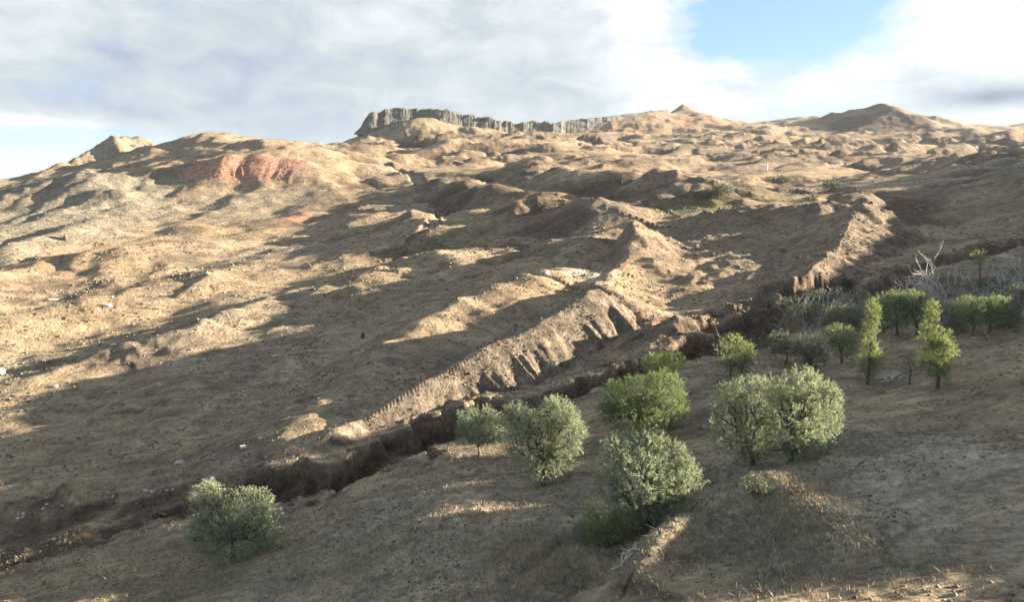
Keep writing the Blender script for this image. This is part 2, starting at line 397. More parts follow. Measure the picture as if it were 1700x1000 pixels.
# left slopes
ridge([(620,480,2),(500,478,3),(420,500,2.5),(300,545,2.5),(180,580,2),(60,625,1.5)], 9, 12, 1.2, 1.5, .3, 4, .3, 1.5, 111)
ridge([(370,455,3),(250,473,3.5),(120,500,3.5),(0,525,3.5),(-120,560,3)], 14, 20, 1.1, 1.5, .1, 6, .2, 1.5, 112)
ridge([(300,398,3),(200,410,5),(100,425,5),(0,450,5),(-100,480,5)], 20, 26, 1.1, 1.4, .15, 6, .2, 1.5, 113, 'red', 0, .3)
ridge([(360,455,3.5),(320,480,2.5),(288,500,1)], 8, 6, 1.2, 1.0, .1, 6, .2, .3, 114)
ridge([(170,362,3),(80,390,5),(0,412,6)], 20, 20, 1.1, 1.3, .15, 6, .2, 1.5, 115, 'rubble', 0, .8)
ridge([(230,345,4),(170,300,4.5),(140,292,3)], 24, 26, 1.1, 1.1, .15, 8, .2, 1.5, 116, 'rubble', 0, .9)
ridge([(240,318,2.5),(130,350,3.5),(0,380,3.5)], 30, 26, 1.2, 1.2, .2, 8, .2, 1.5, 117, 'rubble', 0, .9)
# middle distance ridges that throw the long shadows
ridge([(1010,338,6),(940,330,7.5),(860,345,6.5),(790,352,3.5)], 26, 20, 1.3, 1.0, .3, 8, .25, 2, 121)
ridge([(900,318,6),(820,305,8),(740,300,7)], 24, 18, 1.2, 1.0, .3, 8, .25, 2, 122)
ridge([(1130,290,8),(1040,285,10),(950,285,9),(890,270,6)], 34, 26, 1.2, 1.0, .3, 8, .25, 2, 123)
ridge([(760,425,2.5),(690,420,4),(630,440,4),(580,470,2.5)], 14, 12, 1.2, 1.0, .4, 4, .3, 1, 124)
ridge([(720,375,3.5),(680,355,4)], 14, 14, 1.2, 1.0, .4, 4, .3, 1, 125)
ridge([(1440,325,6),(1360,338,6),(1250,345,4.5),(1150,352,3)], 18, 16, 1.2, 1.0, .4, 5, .3, 1, 126, 'bare', 0, .7)
ridge([(1200,310,6),(1150,318,4)], 16, 16, 1.2, 1.0, .5, 4, .3, 1, 127, 'dark', 0, .6)
ridge([(1700,300,6),(1600,320,6),(1500,335,5),(1430,340,3)], 30, 30, 1.4, 1.4, .2, 9, .2, 2, 128)
# interior of the formation: knobbly mud mounds
def knobs(x, y, z, M):
    c = hit(1210, 430, 0)[:2] if not hasattr(knobs, 'c') else knobs.c
    q = np.hypot((x-knobs.c[0])/30, (y-knobs.c[1])/34)
    m = sstep(1.3, .7, q+.3*pn(x/12, y/12, 3))
    M['red'] = np.maximum(M['red'], .22*m); M['bare'] = np.maximum(M['bare'], .5*m)
    return z + m*(ridged(x, y, 15, 3, 131, .45)*1.6+.5)
knobs.c = hit(1210, 430)[:2]
RIDGES.append(lambda x, y, z, M: knobs(x, y, z, M))
# hollow at the foot of the ribbed wall keeps the face clear
def moat(x, y, z, M):
    P = np.array([hit(a, b)[:2] for a, b in ((600,722),(660,690),(740,655),(800,632),(860,612),(905,592),(950,575),(990,560))]); ix = sub(P, 16, x, y)
    d, side, s, v = polyd(x[ix], y[ix], P, np.zeros(len(P)))
    z = z.copy(); z[ix] -= (.6+.9*sstep(-8, 12, x[ix]))*sstep(9, 2, d); return z
CUTS.append(moat)
crest_wall([(560,706,80),(600,688,84),(990,485,113),(1004,489,115)], .85, .5, 101, 'wall', .30)
crest_wall([(1100,538,105),(1150,522,107),(1220,507,112),(1290,482,119),(1340,453,128),(1395,405,153),(1430,338,196),(1436,342,204)], .62, .42, 203, 'bare', .3, 2.6, .8, 12)
# erosion channel
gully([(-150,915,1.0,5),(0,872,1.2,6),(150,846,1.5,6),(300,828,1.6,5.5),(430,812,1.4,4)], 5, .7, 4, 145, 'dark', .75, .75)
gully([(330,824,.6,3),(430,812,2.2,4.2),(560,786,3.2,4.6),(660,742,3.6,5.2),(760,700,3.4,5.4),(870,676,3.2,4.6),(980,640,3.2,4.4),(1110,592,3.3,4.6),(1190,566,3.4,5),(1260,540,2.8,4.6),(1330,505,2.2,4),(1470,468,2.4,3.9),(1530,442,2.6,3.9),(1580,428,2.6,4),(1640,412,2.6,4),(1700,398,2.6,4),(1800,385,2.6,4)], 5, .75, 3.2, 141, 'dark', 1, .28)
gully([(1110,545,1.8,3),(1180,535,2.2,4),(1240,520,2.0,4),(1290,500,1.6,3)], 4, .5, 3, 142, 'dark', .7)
# watercourses and hollows
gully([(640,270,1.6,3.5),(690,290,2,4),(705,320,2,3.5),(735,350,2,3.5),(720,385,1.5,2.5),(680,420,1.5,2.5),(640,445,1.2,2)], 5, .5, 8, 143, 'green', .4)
# foreground
ridge([(1275,783,1.6),(1330,800,1.5),(1400,850,.9)], 6, 3, 1.4, .6, .2, 2, .1, .3, 151, 'pale', 0, .5)
ridge([(1140,850,.9),(1090,905,1.2),(1060,945,.8)], 2.5, 2.0, 1, 1, .3, 2, .1, .3, 152)
ridge([(960,885,1.0),(900,920,1.2),(820,965,1.0),(760,1000,.8)], 2.2, 2.5, 1, 1, .4, 1.5, .2, .3, 153)
ridge([(930,845,.5),(820,866,.9),(700,885,.9),(640,900,.5)], 2.5, 2.5, 1, 1, .3, 2, .2, .3, 154)
gully([(1190,800,.9,2.5),(1120,850,1.1,2.5),(1010,900,1.1,3),(900,980,1.1,3),(800,1040,1,3)], 3, .4, 3, 155, None)
def lod(x, y, r, levels, kind=0):
    z = 0
    for sc, amp, sd in levels:
        fade = sstep(sc/.014, sc/.028, r)
        n = pn(x/sc, y/sc, sd) if kind == 0 else (.5-2*np.abs(pn(x/sc, y/sc, sd)))
        z = z + amp*fade*n
    return z
def fine(x, y, z, M):
    r = np.hypot(x, y)
    near = sstep(150, 60, r)
    u = x*0.9+y*0.43; v = -x*0.43+y*0.9
    calm = 1-.85*np.clip(M['wall']+M['calm'], 0, 1)
    z = z + near*(fbm(x, y, 14, 3, 161)*.8 + lod(u*.5, v, r, [(4, .2, 163), (2, .11, 164), (1, .06, 169)]))
    mid = sstep(60, 95, r)*sstep(330, 180, r)
    z = z + mid*calm*(lod(u*.35, v, r, [(9, .55, 165), (4.5, .45, 170), (2.2, .25, 171), (1.2, .12, 172)]) + lod(u*.4, v, r, [(5, .25, 166), (2.5, .13, 173), (1.3, .07, 174)], 1))
    k = np.clip(M['bare']+M['dark']+M['wall']*.35+M['rubble']*.6, 0, 1)
    z = z + k*lod(x, y, r, [(24, 2.0, 175), (12, 1.1, 176), (6, .6, 177), (3, .38, 178), (1.5, .2, 179), (.8, .1, 180)], 1)*.55
    z = z + lod(x, y, r, [(20, .5, 181), (10, .3, 182), (5, .13, 183), (2.5, .07, 184), (1.2, .05, 185), (.6, .04, 186)])
    return z
CUTS.append(fine)
# soils and cover tones; some hollows have their shade painted in
patch('red', 412, 282, 104, 20, 1.15, .3, .45)
patch('dark', 920, 386, 70, 12, .6)  # shadow of the hollow put into the ground colour
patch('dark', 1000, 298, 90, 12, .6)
patch('dark', 880, 335, 90, 12, .6)  # long hollow shadow painted as darker ground
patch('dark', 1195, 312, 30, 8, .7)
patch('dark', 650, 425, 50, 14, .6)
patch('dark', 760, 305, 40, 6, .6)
patch('bare', 1250, 250, 200, 18, .7)
patch('bare', 560, 340, 60, 14, .6)
patch('red', 1040, 215, 110, 14, .5)
patch('red', 1160, 205, 90, 14, .5)
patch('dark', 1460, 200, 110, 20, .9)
patch('bare', 1600, 225, 140, 14, .9)
patch('red', 480, 362, 26, 14, .8)
patch('red', 130, 425, 110, 14, .45)
patch('rubble', 110, 350, 130, 60, .8, .4)
patch('rubble', 420, 340, 130, 40, .5, .5)
patch('red', 880, 470, 70, 20, .35, .5)
patch('red', 1080, 545, 40, 22, .4, .4)
patch('green', 1150, 352, 90, 12, .9, .5, .6)
patch('green', 780, 400, 60, 40, .45, .5)
patch('green', 760, 300, 50, 18, .6, .5)
patch('green', 1330, 330, 120, 14, .5, .5)
patch('green', 250, 545, 60, 30, .4, .5)
patch('green', 1400, 735, 90, 20, .5, .6)
patch('green', 1230, 890, 110, 50, .4, .6)
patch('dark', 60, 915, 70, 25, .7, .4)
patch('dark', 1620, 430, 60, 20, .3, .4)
patch('pale', 1330, 840, 80, 60, .7, .5)
patch('pale', 1650, 425, 60, 10, .8, .5)
patch('pale', 1450, 830, 420, 150, .85, .6, .5)
patch('pale', 750, 900, 420, 110, .7, .6, .5)

# ------------------------------------------------------------------ materials
def mat_new(name):
    m = bpy.data.materials.new(name); m.use_nodes = True; return m, NT(m.node_tree)
def mat_ground():
    m, g = mat_new('hillside_soil')
    out = g.n('ShaderNodeOutputMaterial'); b = g.n('ShaderNodeBsdfPrincipled')
    geo = g.n('ShaderNodeNewGeometry'); P = geo.outputs['Position']
    at = {k: g.n('ShaderNodeAttribute', attribute_name=k).outputs['Fac'] for k in MASKS}
    nz = g.n('ShaderNodeSeparateXYZ', i_0=geo.outputs['True Normal']).outputs[2]
    big = g.noise(P, .012, 5, .6); med = g.noise(P, .09, 6, .62, .4); sm = g.noise(P, .7, 6, .65, .3); tiny = g.noise(P, 5.0, 5, .7)
    mp = g.n('ShaderNodeMapping', i_0=P); mp.inputs['Rotation'].default_value = (0, 0, math.radians(-25)); mp.inputs['Scale'].default_value = (.35, 1.3, 1)
    streak = g.noise(mp.outputs[0], .45, 6, .65, .6)
    grass = g.ramp(g.math('ADD', g.math('MULTIPLY', med, .5), g.math('MULTIPLY', streak, .5)),
                   [(.32, (.105, .086, .066)), (.44, (.18, .143, .110)), (.54, (.292, .220, .147)), (.68, (.40, .312, .212))])
    grass = g.mix(g.ramp(big, [(.35, 0), (.65, .55)]), grass, (.30, .212, .122, 1))
    earth = g.ramp(g.math('ADD', g.math('MULTIPLY', sm, .6), g.math('MULTIPLY', med, .4)),
                   [(.30, (.075, .054, .040)), (.5, (.155, .115, .084)), (.68, (.25, .195, .145))])
    def m_(k, lo, hi, n, amt=.8):   # break the edge of a mask up with noise
        return g.math('MULTIPLY', g.ramp(g.math('ADD', at[k], g.math('MULTIPLY', g.math('SUBTRACT', n, .5), amt)), [(lo, 0), (hi, 1)]), 1.0)
    col = g.mix(g.math('MULTIPLY', m_('bare', .25, .75, sm), .85), grass, earth)
    wallc = g.ramp(g.math('ADD', g.math('MULTIPLY', sm, .6), g.math('MULTIPLY', tiny, .4)), [(.34, (.075, .058, .045)), (.5, (.150, .120, .092)), (.64, (.245, .20, .158))])
    steep = g.ramp(g.math('ADD', nz, g.math('MULTIPLY', g.math('SUBTRACT', sm, .5), .25)), [(.70, 1.0), (.90, 0.0)])
    col = g.mix(g.math('MULTIPLY', steep, .8), col, earth)
    col = g.mix(g.math('MULTIPLY', m_('wall', .15, .5, sm, .4), .95), col, wallc)
    rub = g.ramp(g.math('ADD', g.math('MULTIPLY', g.noise(P, .9, 6, .75), .7), g.math('MULTIPLY', tiny, .3)), [(.38, (.065, .060, .052)), (.49, (.155, .142, .112)), (.60, (.30, .275, .22))])
    col = g.mix(g.math('MULTIPLY', m_('rubble', .2, .8, med), .75), col, rub)
    redc = g.ramp(sm, [(.3, (.20, .10, .07)), (.55, (.37, .195, .14)), (.75, (.50, .32, .25))])
    col = g.mix(g.math('MULTIPLY', m_('red', .3, .8, sm, .9), .85), col, redc)
    grn = g.ramp(med, [(.3, (.075, .075, .025)), (.7, (.17, .165, .055))])
    col = g.mix(g.math('MULTIPLY', m_('green', .3, .85, med, 1.0), .7), col, grn)
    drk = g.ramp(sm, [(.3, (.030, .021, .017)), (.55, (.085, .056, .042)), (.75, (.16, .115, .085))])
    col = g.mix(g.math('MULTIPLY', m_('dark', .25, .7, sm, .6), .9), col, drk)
    col = g.mix(g.math('MULTIPLY', m_('pale', .3, .9, sm, .8), .6), col, (.42, .365, .295, 1))
    # tussocky mottling, grazing terraces
    mot = g.ramp(g.noise(P, .35, 7, .72, .8), [(.36, .50), (.47, .88), (.56, 1.08), (.68, 1.32)])
    col = g.mix(.85, col, g.mix(1.0, col, mot, 'MULTIPLY'))
    mp2 = g.n('ShaderNodeMapping', i_0=P); mp2.inputs['Rotation'].default_value = (0, 0, math.radians(-32)); mp2.inputs['Scale'].default_value = (.10, .75, .3)
    ter = g.ramp(g.noise(mp2.outputs[0], .55, 6, .68, 1.0), [(.36, .60), (.5, 1.0), (.66, 1.28)])
    col = g.mix(.5, col, g.mix(1.0, col, ter, 'MULTIPLY'))
    crumb = g.ramp(g.noise(P, 2.2, 8, .8, .2), [(.38, .45), (.47, .9), (.55, 1.1), (.64, 1.5)])
    col = g.mix(.75, col, g.mix(1.0, col, crumb, 'MULTIPLY'))
    # scattered scrubby spots and stones
    vo = g.n('ShaderNodeTexVoronoi', i_Vector=P, i_Scale=.55); spots = g.ramp(vo.outputs['Distance'], [(.10, 1), (.30, 0)])
    keep = g.ramp(g.noise(P, .06, 3), [(.48, 0), (.60, 1)])
    col = g.mix(g.math('MULTIPLY', g.math('MULTIPLY', spots, keep), .55), col, (.075, .068, .042, 1))
    vs = g.n('ShaderNodeTexVoronoi', i_Vector=P, i_Scale=1.3); st = g.ramp(vs.outputs['Distance'], [(.04, 1), (.09, 0)])
    keep2 = g.ramp(g.noise(P, .15, 3), [(.50, 0), (.58, 1)])
    col = g.mix(g.math('MULTIPLY', g.math('MULTIPLY', st, keep2), .6), col, (.34, .31, .26, 1))
    tv = g.ramp(tiny, [(.25, .72), (.75, 1.25)])
    col = g.mix(.75, col, g.mix(1.0, col, tv, 'MULTIPLY'))
    g.link(col, b.inputs['Base Color']); b.inputs['Roughness'].default_value = .95; b.inputs['Specular IOR Level'].default_value = .1
    dist = g.n('ShaderNodeBump'); dist.inputs['Strength'].default_value = .85; dist.inputs['Distance'].default_value = .5
    hgt = g.math('ADD', g.math('MULTIPLY', sm, 1.2), g.math('MULTIPLY', tiny, .35))
    hgt = g.math('ADD', hgt, g.math('MULTIPLY', g.noise(P, 1.8, 5, .6), .6))
    g.link(hgt, dist.inputs['Height'])
    b2 = g.n('ShaderNodeBump'); b2.inputs['Strength'].default_value = .6; b2.inputs['Distance'].default_value = 2.2
    g.link(g.math('MULTIPLY', g.noise(P, .16, 6, .65, .5), g.ramp(g.math('ADD', at['rubble'], at['bare']), [(0, .35), (.8, 1)])), b2.inputs['Height'])
    g.link(b2.outputs[0], dist.inputs['Normal'])
    g.link(dist.outputs[0], b.inputs['Normal']); g.link(b.outputs[0], out.inputs[0])
    return m
M_GROUND = mat_ground()

# ------------------------------------------------------------------ ground mesh
def mesh_from(name, V, Fq, mat, smooth=True):
    me = bpy.data.meshes.new(name); V = np.asarray(V, np.float32); Fq = np.asarray(Fq, np.int32); k = Fq.shape[1]
    me.vertices.add(len(V)); me.vertices.foreach_set('co', V.ravel())
    me.loops.add(Fq.size); me.loops.foreach_set('vertex_index', Fq.ravel())
    me.polygons.add(len(Fq)); me.polygons.foreach_set('loop_start', np.arange(0, Fq.size, k, dtype=np.int32))
    me.polygons.foreach_set('use_smooth', np.full(len(Fq), smooth))
    me.update(calc_edges=True); me.materials.append(mat); return me
def add(name, me, parent=None, **props):
    o = bpy.data.objects.new(name, me); C.objects.link(o)
    if parent is not None: o.parent = parent
    for k, v in props.items(): o[k] = v
    return o
DETAIL = 1.0
def build_ground():
    th = np.radians(np.concatenate([np.linspace(-180, -42, 60)[:-1], np.linspace(-42, -38.3, 12)[:-1], np.linspace(-38.3, 38.3, int(880*DETAIL))[:-1], np.linspace(38.3, 46, 30)[:-1], np.linspace(46, 120, 110)[:-1], np.linspace(120, 180, 16)]))
    rs = [10.0]
    while rs[-1] < 5000:
        r = rs[-1]
        k = .03 if r < 27 else .0056 if r < 60 else 0.0033 if r < 135 else .0044 if r < 260 else .0056 if r < 700 else .007 if r < 1500 else .025
        rs.append(r*(1+k/DETAIL))
    rs = np.array(rs); R, T = np.meshgrid(rs, th, indexing='ij')
    X = (R*np.sin(T)).ravel(); Y = (R*np.cos(T)).ravel()
    M = {k: np.zeros_like(X) for k in MASKS}
    Z = H(X, Y, M)
    n, m = len(rs), len(th); idx = np.arange(n*m).reshape(n, m)
    q = np.stack([idx[:-1, :-1], idx[:-1, 1:], idx[1:, 1:], idx[1:, :-1]], -1).reshape(-1, 4)[:, ::-1]
    me = mesh_from('hillside_ground', np.stack([X, Y, Z], 1), q, M_GROUND)
    for k in MASKS:
        a = me.attributes.new(k, 'FLOAT', 'POINT'); a.data.foreach_set('value', M[k].astype(np.float32))
    add('hillside_ground', me, kind='structure')
    print('ground verts', n*m)
build_ground()
#REST
def build_haze():
    m, g = None, None
    m = bpy.data.materials.new('pale_air'); m.use_nodes = True; g = NT(m.node_tree)
    out = g.n('ShaderNodeOutputMaterial'); v = g.n('ShaderNodeVolumePrincipled')
    v.inputs['Color'].default_value = (.80, .88, 1.0, 1); v.inputs['Density'].default_value = HAZE; v.inputs['Anisotropy'].default_value = .2
    g.link(v.outputs[0], out.inputs['Volume'])
    x0, x1, y0, y1, z0, z1 = -5200, 5200, -5200, 5200, -140, 180
    V = [(x, y, z) for z in (z0, z1) for y in (y0, y1) for x in (x0, x1)]
    me = bpy.data.meshes.new('haze'); me.from_pydata(V, [], [(0, 2, 3, 1), (4, 5, 7, 6), (0, 1, 5, 4), (2, 6, 7, 3), (0, 4, 6, 2), (1, 3, 7, 5)]); me.materials.append(m)
    add('haze', me, kind='stuff')
HAZE = .000035
build_haze()
# ------------------------------------------------------------------ rock cliff on the skyline
def mat_cliff():
    m, g = mat_new('cliff_limestone')
    out = g.n('ShaderNodeOutputMaterial'); b = g.n('ShaderNodeBsdfPrincipled'); P = g.n('ShaderNodeNewGeometry').outputs['Position']
    mp = g.n('ShaderNodeMapping', i_0=P); mp.inputs['Scale'].default_value = (1, 1, .35)
    n = g.noise(mp.outputs[0], .22, 6, .65, .4); n2 = g.noise(P, .5, 5, .6)
    c = g.ramp(g.math('ADD', g.math('MULTIPLY', n, .7), g.math('MULTIPLY', n2, .3)), [(.3, (.05, .048, .046)), (.5, (.092, .088, .083)), (.7, (.165, .157, .143))])
    g.link(c, b.inputs['Base Color']); b.inputs['Roughness'].default_value = .95; b.inputs['Specular IOR Level'].default_value = .1
    bp = g.n('ShaderNodeBump'); bp.inputs['Strength'].default_value = .7; bp.inputs['Distance'].default_value = 1.6; g.link(n, bp.inputs['Height'])
    g.link(bp.outputs[0], b.inputs['Normal']); g.link(b.outputs[0], out.inputs[0]); return m
M_CLIFF = mat_cliff()
def build_cliff():
    pts = CLIFF[1:]
    px = np.array([p[0] for p in pts], float); N = 900; rows = 18
    q = np.linspace(px[0], px[-1], N)
    top = np.interp(q, px, [p[1] for p in pts]); foot = np.interp(q, px, [p[2] for p in pts]); Y = np.interp(q, px, [p[3] for p in pts])
    X = (q-CX)/F*Y/cp
    zt = np.array([pix(a, b, c)[2] for a, b, c in zip(q, top, Y)]); zf = np.array([pix(a, b, c)[2] for a, b, c in zip(q, foot, Y)])
    zf = zf-np.clip((zt-zf)*.5, 1.5, 9); hgt = zt-zf
    zt = zt + np.clip(hgt/28, .35, 1)*(fbm(X, X*0+.4, 24, 4, 5, .45)*.26 + (np.floor(3*pn(X/8, X*0+.2, 6))/3)*.05)*hgt
    rib = fbm(X, X*0+.3, 30, 3, 2)*5.0*np.clip(hgt/22, .3, 1) + pn(X/10, X*0+.7, 3)*1.3 + (.5-np.abs(pn(X/4.1, X*0+.5, 13)))*.8
    V = []
    for j in range(rows):
        t = j/(rows-1)
        lean = (1-t)**1.7*hgt*.42
        zz = zf+(zt-zf)*t
        out = rib*(.35+.75*t**.5)*np.clip(hgt/20, .25, 1) + pn(X/9, zz/7, 8)*1.3 + pn(X/3, zz/3, 9)*.5 + (np.floor(zz/5+pn(X/15, X*0, 11)) % 2)*.7 + lean - 1.2*(t > .98)
        V.append(np.stack([X-out*.12, Y-out, zz], 1))
    for back, dz in ((9, -.3), (16, -3), (26, -14), (40, -34)):
        V.append(np.stack([X, Y+back+pn(X/6, X*0+back, 6)*2, zt+dz*np.clip(hgt/22, .3, 1)+pn(X/5, X*0+back, 7)*1.2], 1))
    V = np.concatenate(V); n = rows+4; idx = np.arange(n*N).reshape(n, N)
    f = np.stack([idx[:-1, :-1], idx[:-1, 1:], idx[1:, 1:], idx[1:, :-1]], -1).reshape(-1, 4)
    add('rock_cliff', mesh_from('rock_cliff', V, f, M_CLIFF, True), kind='structure')
build_cliff()

# ------------------------------------------------------------------ trees
def mat_leaf(name, dark, mid, light, trans=.35):
    m, g = mat_new(name)
    out = g.n('ShaderNodeOutputMaterial'); b = g.n('ShaderNodeBsdfPrincipled'); t = g.n('ShaderNodeBsdfTranslucent'); mx = g.n('ShaderNodeMixShader')
    a = g.n('ShaderNodeAttribute', attribute_name='tint').outputs['Fac']
    c = g.ramp(a, [(0.0, dark), (.5, mid), (1.0, light)])
    g.link(c, b.inputs['Base Color']); b.inputs['Roughness'].default_value = .6; b.inputs['Specular IOR Level'].default_value = .25
    g.link(g.mix(1.0, c, (1.0, 1.05, .72, 1), 'MULTIPLY'), t.inputs['Color'])
    mx.inputs[0].default_value = trans; g.link(b.outputs[0], mx.inputs[1]); g.link(t.outputs[0], mx.inputs[2]); g.link(mx.outputs[0], out.inputs[0]); return m
def mat_bark(name, c0, c1):
    m, g = mat_new(name); out = g.n('ShaderNodeOutputMaterial'); b = g.n('ShaderNodeBsdfPrincipled')
    P = g.n('ShaderNodeNewGeometry').outputs['Position']
    g.link(g.ramp(g.noise(P, 6, 5, .6), [(.3, c0), (.7, c1)]), b.inputs['Base Color']); b.inputs['Roughness'].default_value = .9
    bp = g.n('ShaderNodeBump'); bp.inputs['Distance'].default_value = .03; g.link(g.noise(P, 14, 4), bp.inputs['Height']); g.link(bp.outputs[0], b.inputs['Normal'])
    g.link(b.outputs[0], out.inputs[0]); return m
LEAF = {'silver': mat_leaf('silver_willow_leaves', (.095, .125, .070), (.235, .265, .180), (.48, .51, .38)),
        'green': mat_leaf('green_willow_leaves', (.075, .115, .045), (.155, .195, .088), (.31, .36, .18)),
        'yellow': mat_leaf('yellow_green_leaves', (.095, .130, .045), (.195, .230, .095), (.36, .40, .18)),
        'dull': mat_leaf('dull_scrub_leaves', (.050, .062, .040), (.105, .120, .078), (.21, .22, .155), .2)}
BARK = mat_bark('grey_brown_bark', (.05, .042, .035), (.13, .11, .09)); DEAD = mat_bark('bleached_dead_wood', (.34, .33, .31), (.58, .56, .52))
GREYTW = mat_bark('grey_bare_twigs', (.28, .275, .265), (.50, .49, .47))

def tube(V, Fc, pts, rads, k=5):
    base = len(V); n = len(pts)
    for i, (p, r) in enumerate(zip(pts, rads)):
        d = pts[min(i+1, n-1)] - pts[max(i-1, 0)]; d = d/(np.linalg.norm(d)+1e-9)
        u = np.cross(d, [0, 0, 1.0]) if abs(d[2]) < .95 else np.cross(d, [1.0, 0, 0]); u /= np.linalg.norm(u); w = np.cross(d, u)
        for j in range(k):
            a = 2*math.pi*j/k; V.append(p+(u*math.cos(a)+w*math.sin(a))*r)
    for i in range(n-1):
        for j in range(k):
            a = base+i*k+j; b = base+i*k+(j+1) % k; Fc.append((a, b, b+k, a+k))
def wander(rs, a, b, n, amp):
    t = np.linspace(0, 1, n)[:, None]; P = a*(1-t)+b*t; L = np.linalg.norm(b-a)
    P[1:-1] += rs.normal(0, amp*L, (n-2, 3)); return P
def make_leaves(rs, lobes, density, leaf, spray=11, hang=.1):
    """lobes: (centre, radii) in metres about the tree base"""
    Ps = []; Ds = []; T = []
    for c, r in lobes:
        area = 4*math.pi*((r[0]*r[1])**1.6/3+(r[0]*r[2])**1.6/3+(r[1]*r[2])**1.6/3)**(1/1.6)
        n = max(12, int(area*density))
        d = rs.normal(size=(n, 3)); d /= np.linalg.norm(d, axis=1)[:, None]
        rad = 1.05-np.abs(rs.normal(0, .20, n)); rad = np.clip(rad, .2, 1.15)
        # break the lobe up: push clumps in and out
        q = d*2.6+c*1.3
        lump = pn(q[:, 0]+q[:, 2]*.7, q[:, 1]-q[:, 2]*.6, 31)*.46
        rad = rad*(1+lump); keep = (lump > -.34) | (rs.rand(n) < .5)
        p = c+d*r*rad[:, None]; g3 = pn(p[:, 0]*.95+p[:, 2]*.8, p[:, 1]*.95-p[:, 2]*.55, 77)+.6*pn(p[:, 0]*2.1-p[:, 2]*1.3, p[:, 1]*2.1+p[:, 2]*1.1, 78); keep &= (g3 > -.16) | (rs.rand(n) < .22)
        p, d, lump = p[keep], d[keep], lump[keep]
        Ps.append(p); Ds.append(d); T.append(np.full(len(p), .45)+rs.normal(0, .13, len(p))+.5*lump)
    p = np.concatenate(Ps); d = np.concatenate(Ds); t = np.concatenate(T); n = len(p)
    tw = d*.8+np.array([0, 0, .55-hang])+rs.normal(0, .45, (n, 3)); tw /= np.linalg.norm(tw, axis=1)[:, None]
    L = leaf*3.2
    k = spray; pp = np.repeat(p, k, 0); ww = np.repeat(tw, k, 0); tt = np.repeat(t, k)
    s = rs.rand(n*k); pp = pp+ww*(s*L)[:, None]+rs.normal(0, leaf*.30, (n*k, 3))
    ld = ww*.7+rs.normal(0, .6, (n*k, 3)); ld /= np.linalg.norm(ld, axis=1)[:, None]
    sd_ = np.cross(ld, rs.normal(size=(n*k, 3))); sd_ /= np.linalg.norm(sd_, axis=1)[:, None]
    ls = leaf*rs.uniform(.6, 1.25, n*k)[:, None]; w = ls*.22
    w = ls*.17
    V = np.stack([pp-sd_*w-ld*ls*.4, pp+sd_*w-ld*ls*.4, pp+ld*ls*.75], 1).reshape(-1, 3)
    Fq = np.arange(n*k*3).reshape(-1, 3)
    tt = np.clip(tt+rs.normal(0, .12, n*k)+(rs.rand(n*k) < .08)*.35, 0, 1)
    return V, Fq, np.repeat(tt, 3)
def tree(name, label, cat, base, lobes_px, kind, seed, group=None, trunks=1, dens=9.0, leaf=None, spray=11, depth=.85, lean=0.0, bare=0):
    rs = np.random.RandomState(seed)
    b = hit(base[0], base[1], full=True); Y = b[1]; sc = Y/F*1.03
    root = bpy.data.objects.new(name, None); C.objects.link(root); root.location = b; root['label'] = label; root['category'] = cat
    root.empty_display_size = .5
    if group: root['group'] = group
    lobes = []
    ymax = 1.0
    for i, L in enumerate(lobes_px):
        cx, cy, rx, ry = L[:4]; off = L[4] if len(L) > 4 else rs.uniform(-.35, .35)
        # the sight line to the lobe, taken at the lobe's own depth
        rxm = rx*sc; d = off*rxm*1.4
        p = pix(cx, cy, Y+d); c = p-b
        lobes.append((c, np.array([rxm, rxm*depth, ry*sc/1.0])*(.9 if rxm > .8 else 1.0)))
    big = [q for q in lobes if q[1][0] > .8]
    for _ in range(int(len(big)*2.4)):
        c, r = big[rs.randint(len(big))]; d = rs.normal(size=3); d[2] = d[2]*.8+.25; d /= np.linalg.norm(d); q = r*rs.uniform(.22, .40)
        lobes.append((c+d*r*rs.uniform(.85, 1.05), q*np.array([.9, .9, 1.15])))
    leaf = leaf or max(.125, .0022*Y)
    V, Fq, tint = make_leaves(rs, lobes, 2.0*dens*(.17/leaf)**1.55, leaf, spray)
    me = mesh_from('crown', V, Fq, LEAF[kind], False)
    a = me.attributes.new('tint', 'FLOAT', 'POINT'); a.data.foreach_set('value', tint.astype(np.float32))
    add('crown', me, root)
    TV = []; TF = []
    H_ = max(c[2]+r[2] for c, r in lobes); cen = np.mean([c for c, r in lobes], 0)
    tr = max(.05, H_*(.016 if name == 'poplar_tree' else .026))
    for k in range(trunks):
        o = np.array([rs.uniform(-.35, .35)*H_*.25, rs.uniform(-.1, .1)*H_, 0]) if trunks > 1 else np.zeros(3)
        fork = o*1.6+np.array([cen[0]*.35+lean, cen[1]*.3, max(.25*H_, cen[2]*.42)]); P = wander(rs, o+np.array([0, 0, -.3]), fork, 5, .04); r0 = tr/(trunks**.5)
        tube(TV, TF, P, np.linspace(r0*1.5, r0, 5), 7)
        for c, r in lobes:
            if trunks > 1 and rs.rand() < .4: continue
            e = c+rs.uniform(-.2, .2, 3)*r
            Pb = wander(rs, fork, e, 5, .06); tube(TV, TF, Pb, np.linspace(r0*.65, r0*.18, 5), 5)
            for _ in range(5):
                dd = rs.normal(size=3); dd[2] = abs(dd[2]); dd /= np.linalg.norm(dd)
                tube(TV, TF, wander(rs, Pb[rs.randint(2, 5)], c+dd*r*.95, 4, .07), np.linspace(r0*.25, r0*.07, 4), 4)
    add('trunk', mesh_from('trunk', np.array(TV), np.array(TF), BARK), root)
    return root
W1 = 'willow trees along the foreground shelf'
tree('willow_tree', 'solitary round silvery willow low on the left of the foreground slope', 'tree', (388,925),
     [(345,822,27,22),(412,845,40,34),(442,868,30,36),(372,868,50,40),(335,890,30,32),(398,898,48,28),(350,906,28,20),(440,892,24,22)], 'silver', 1, W1)
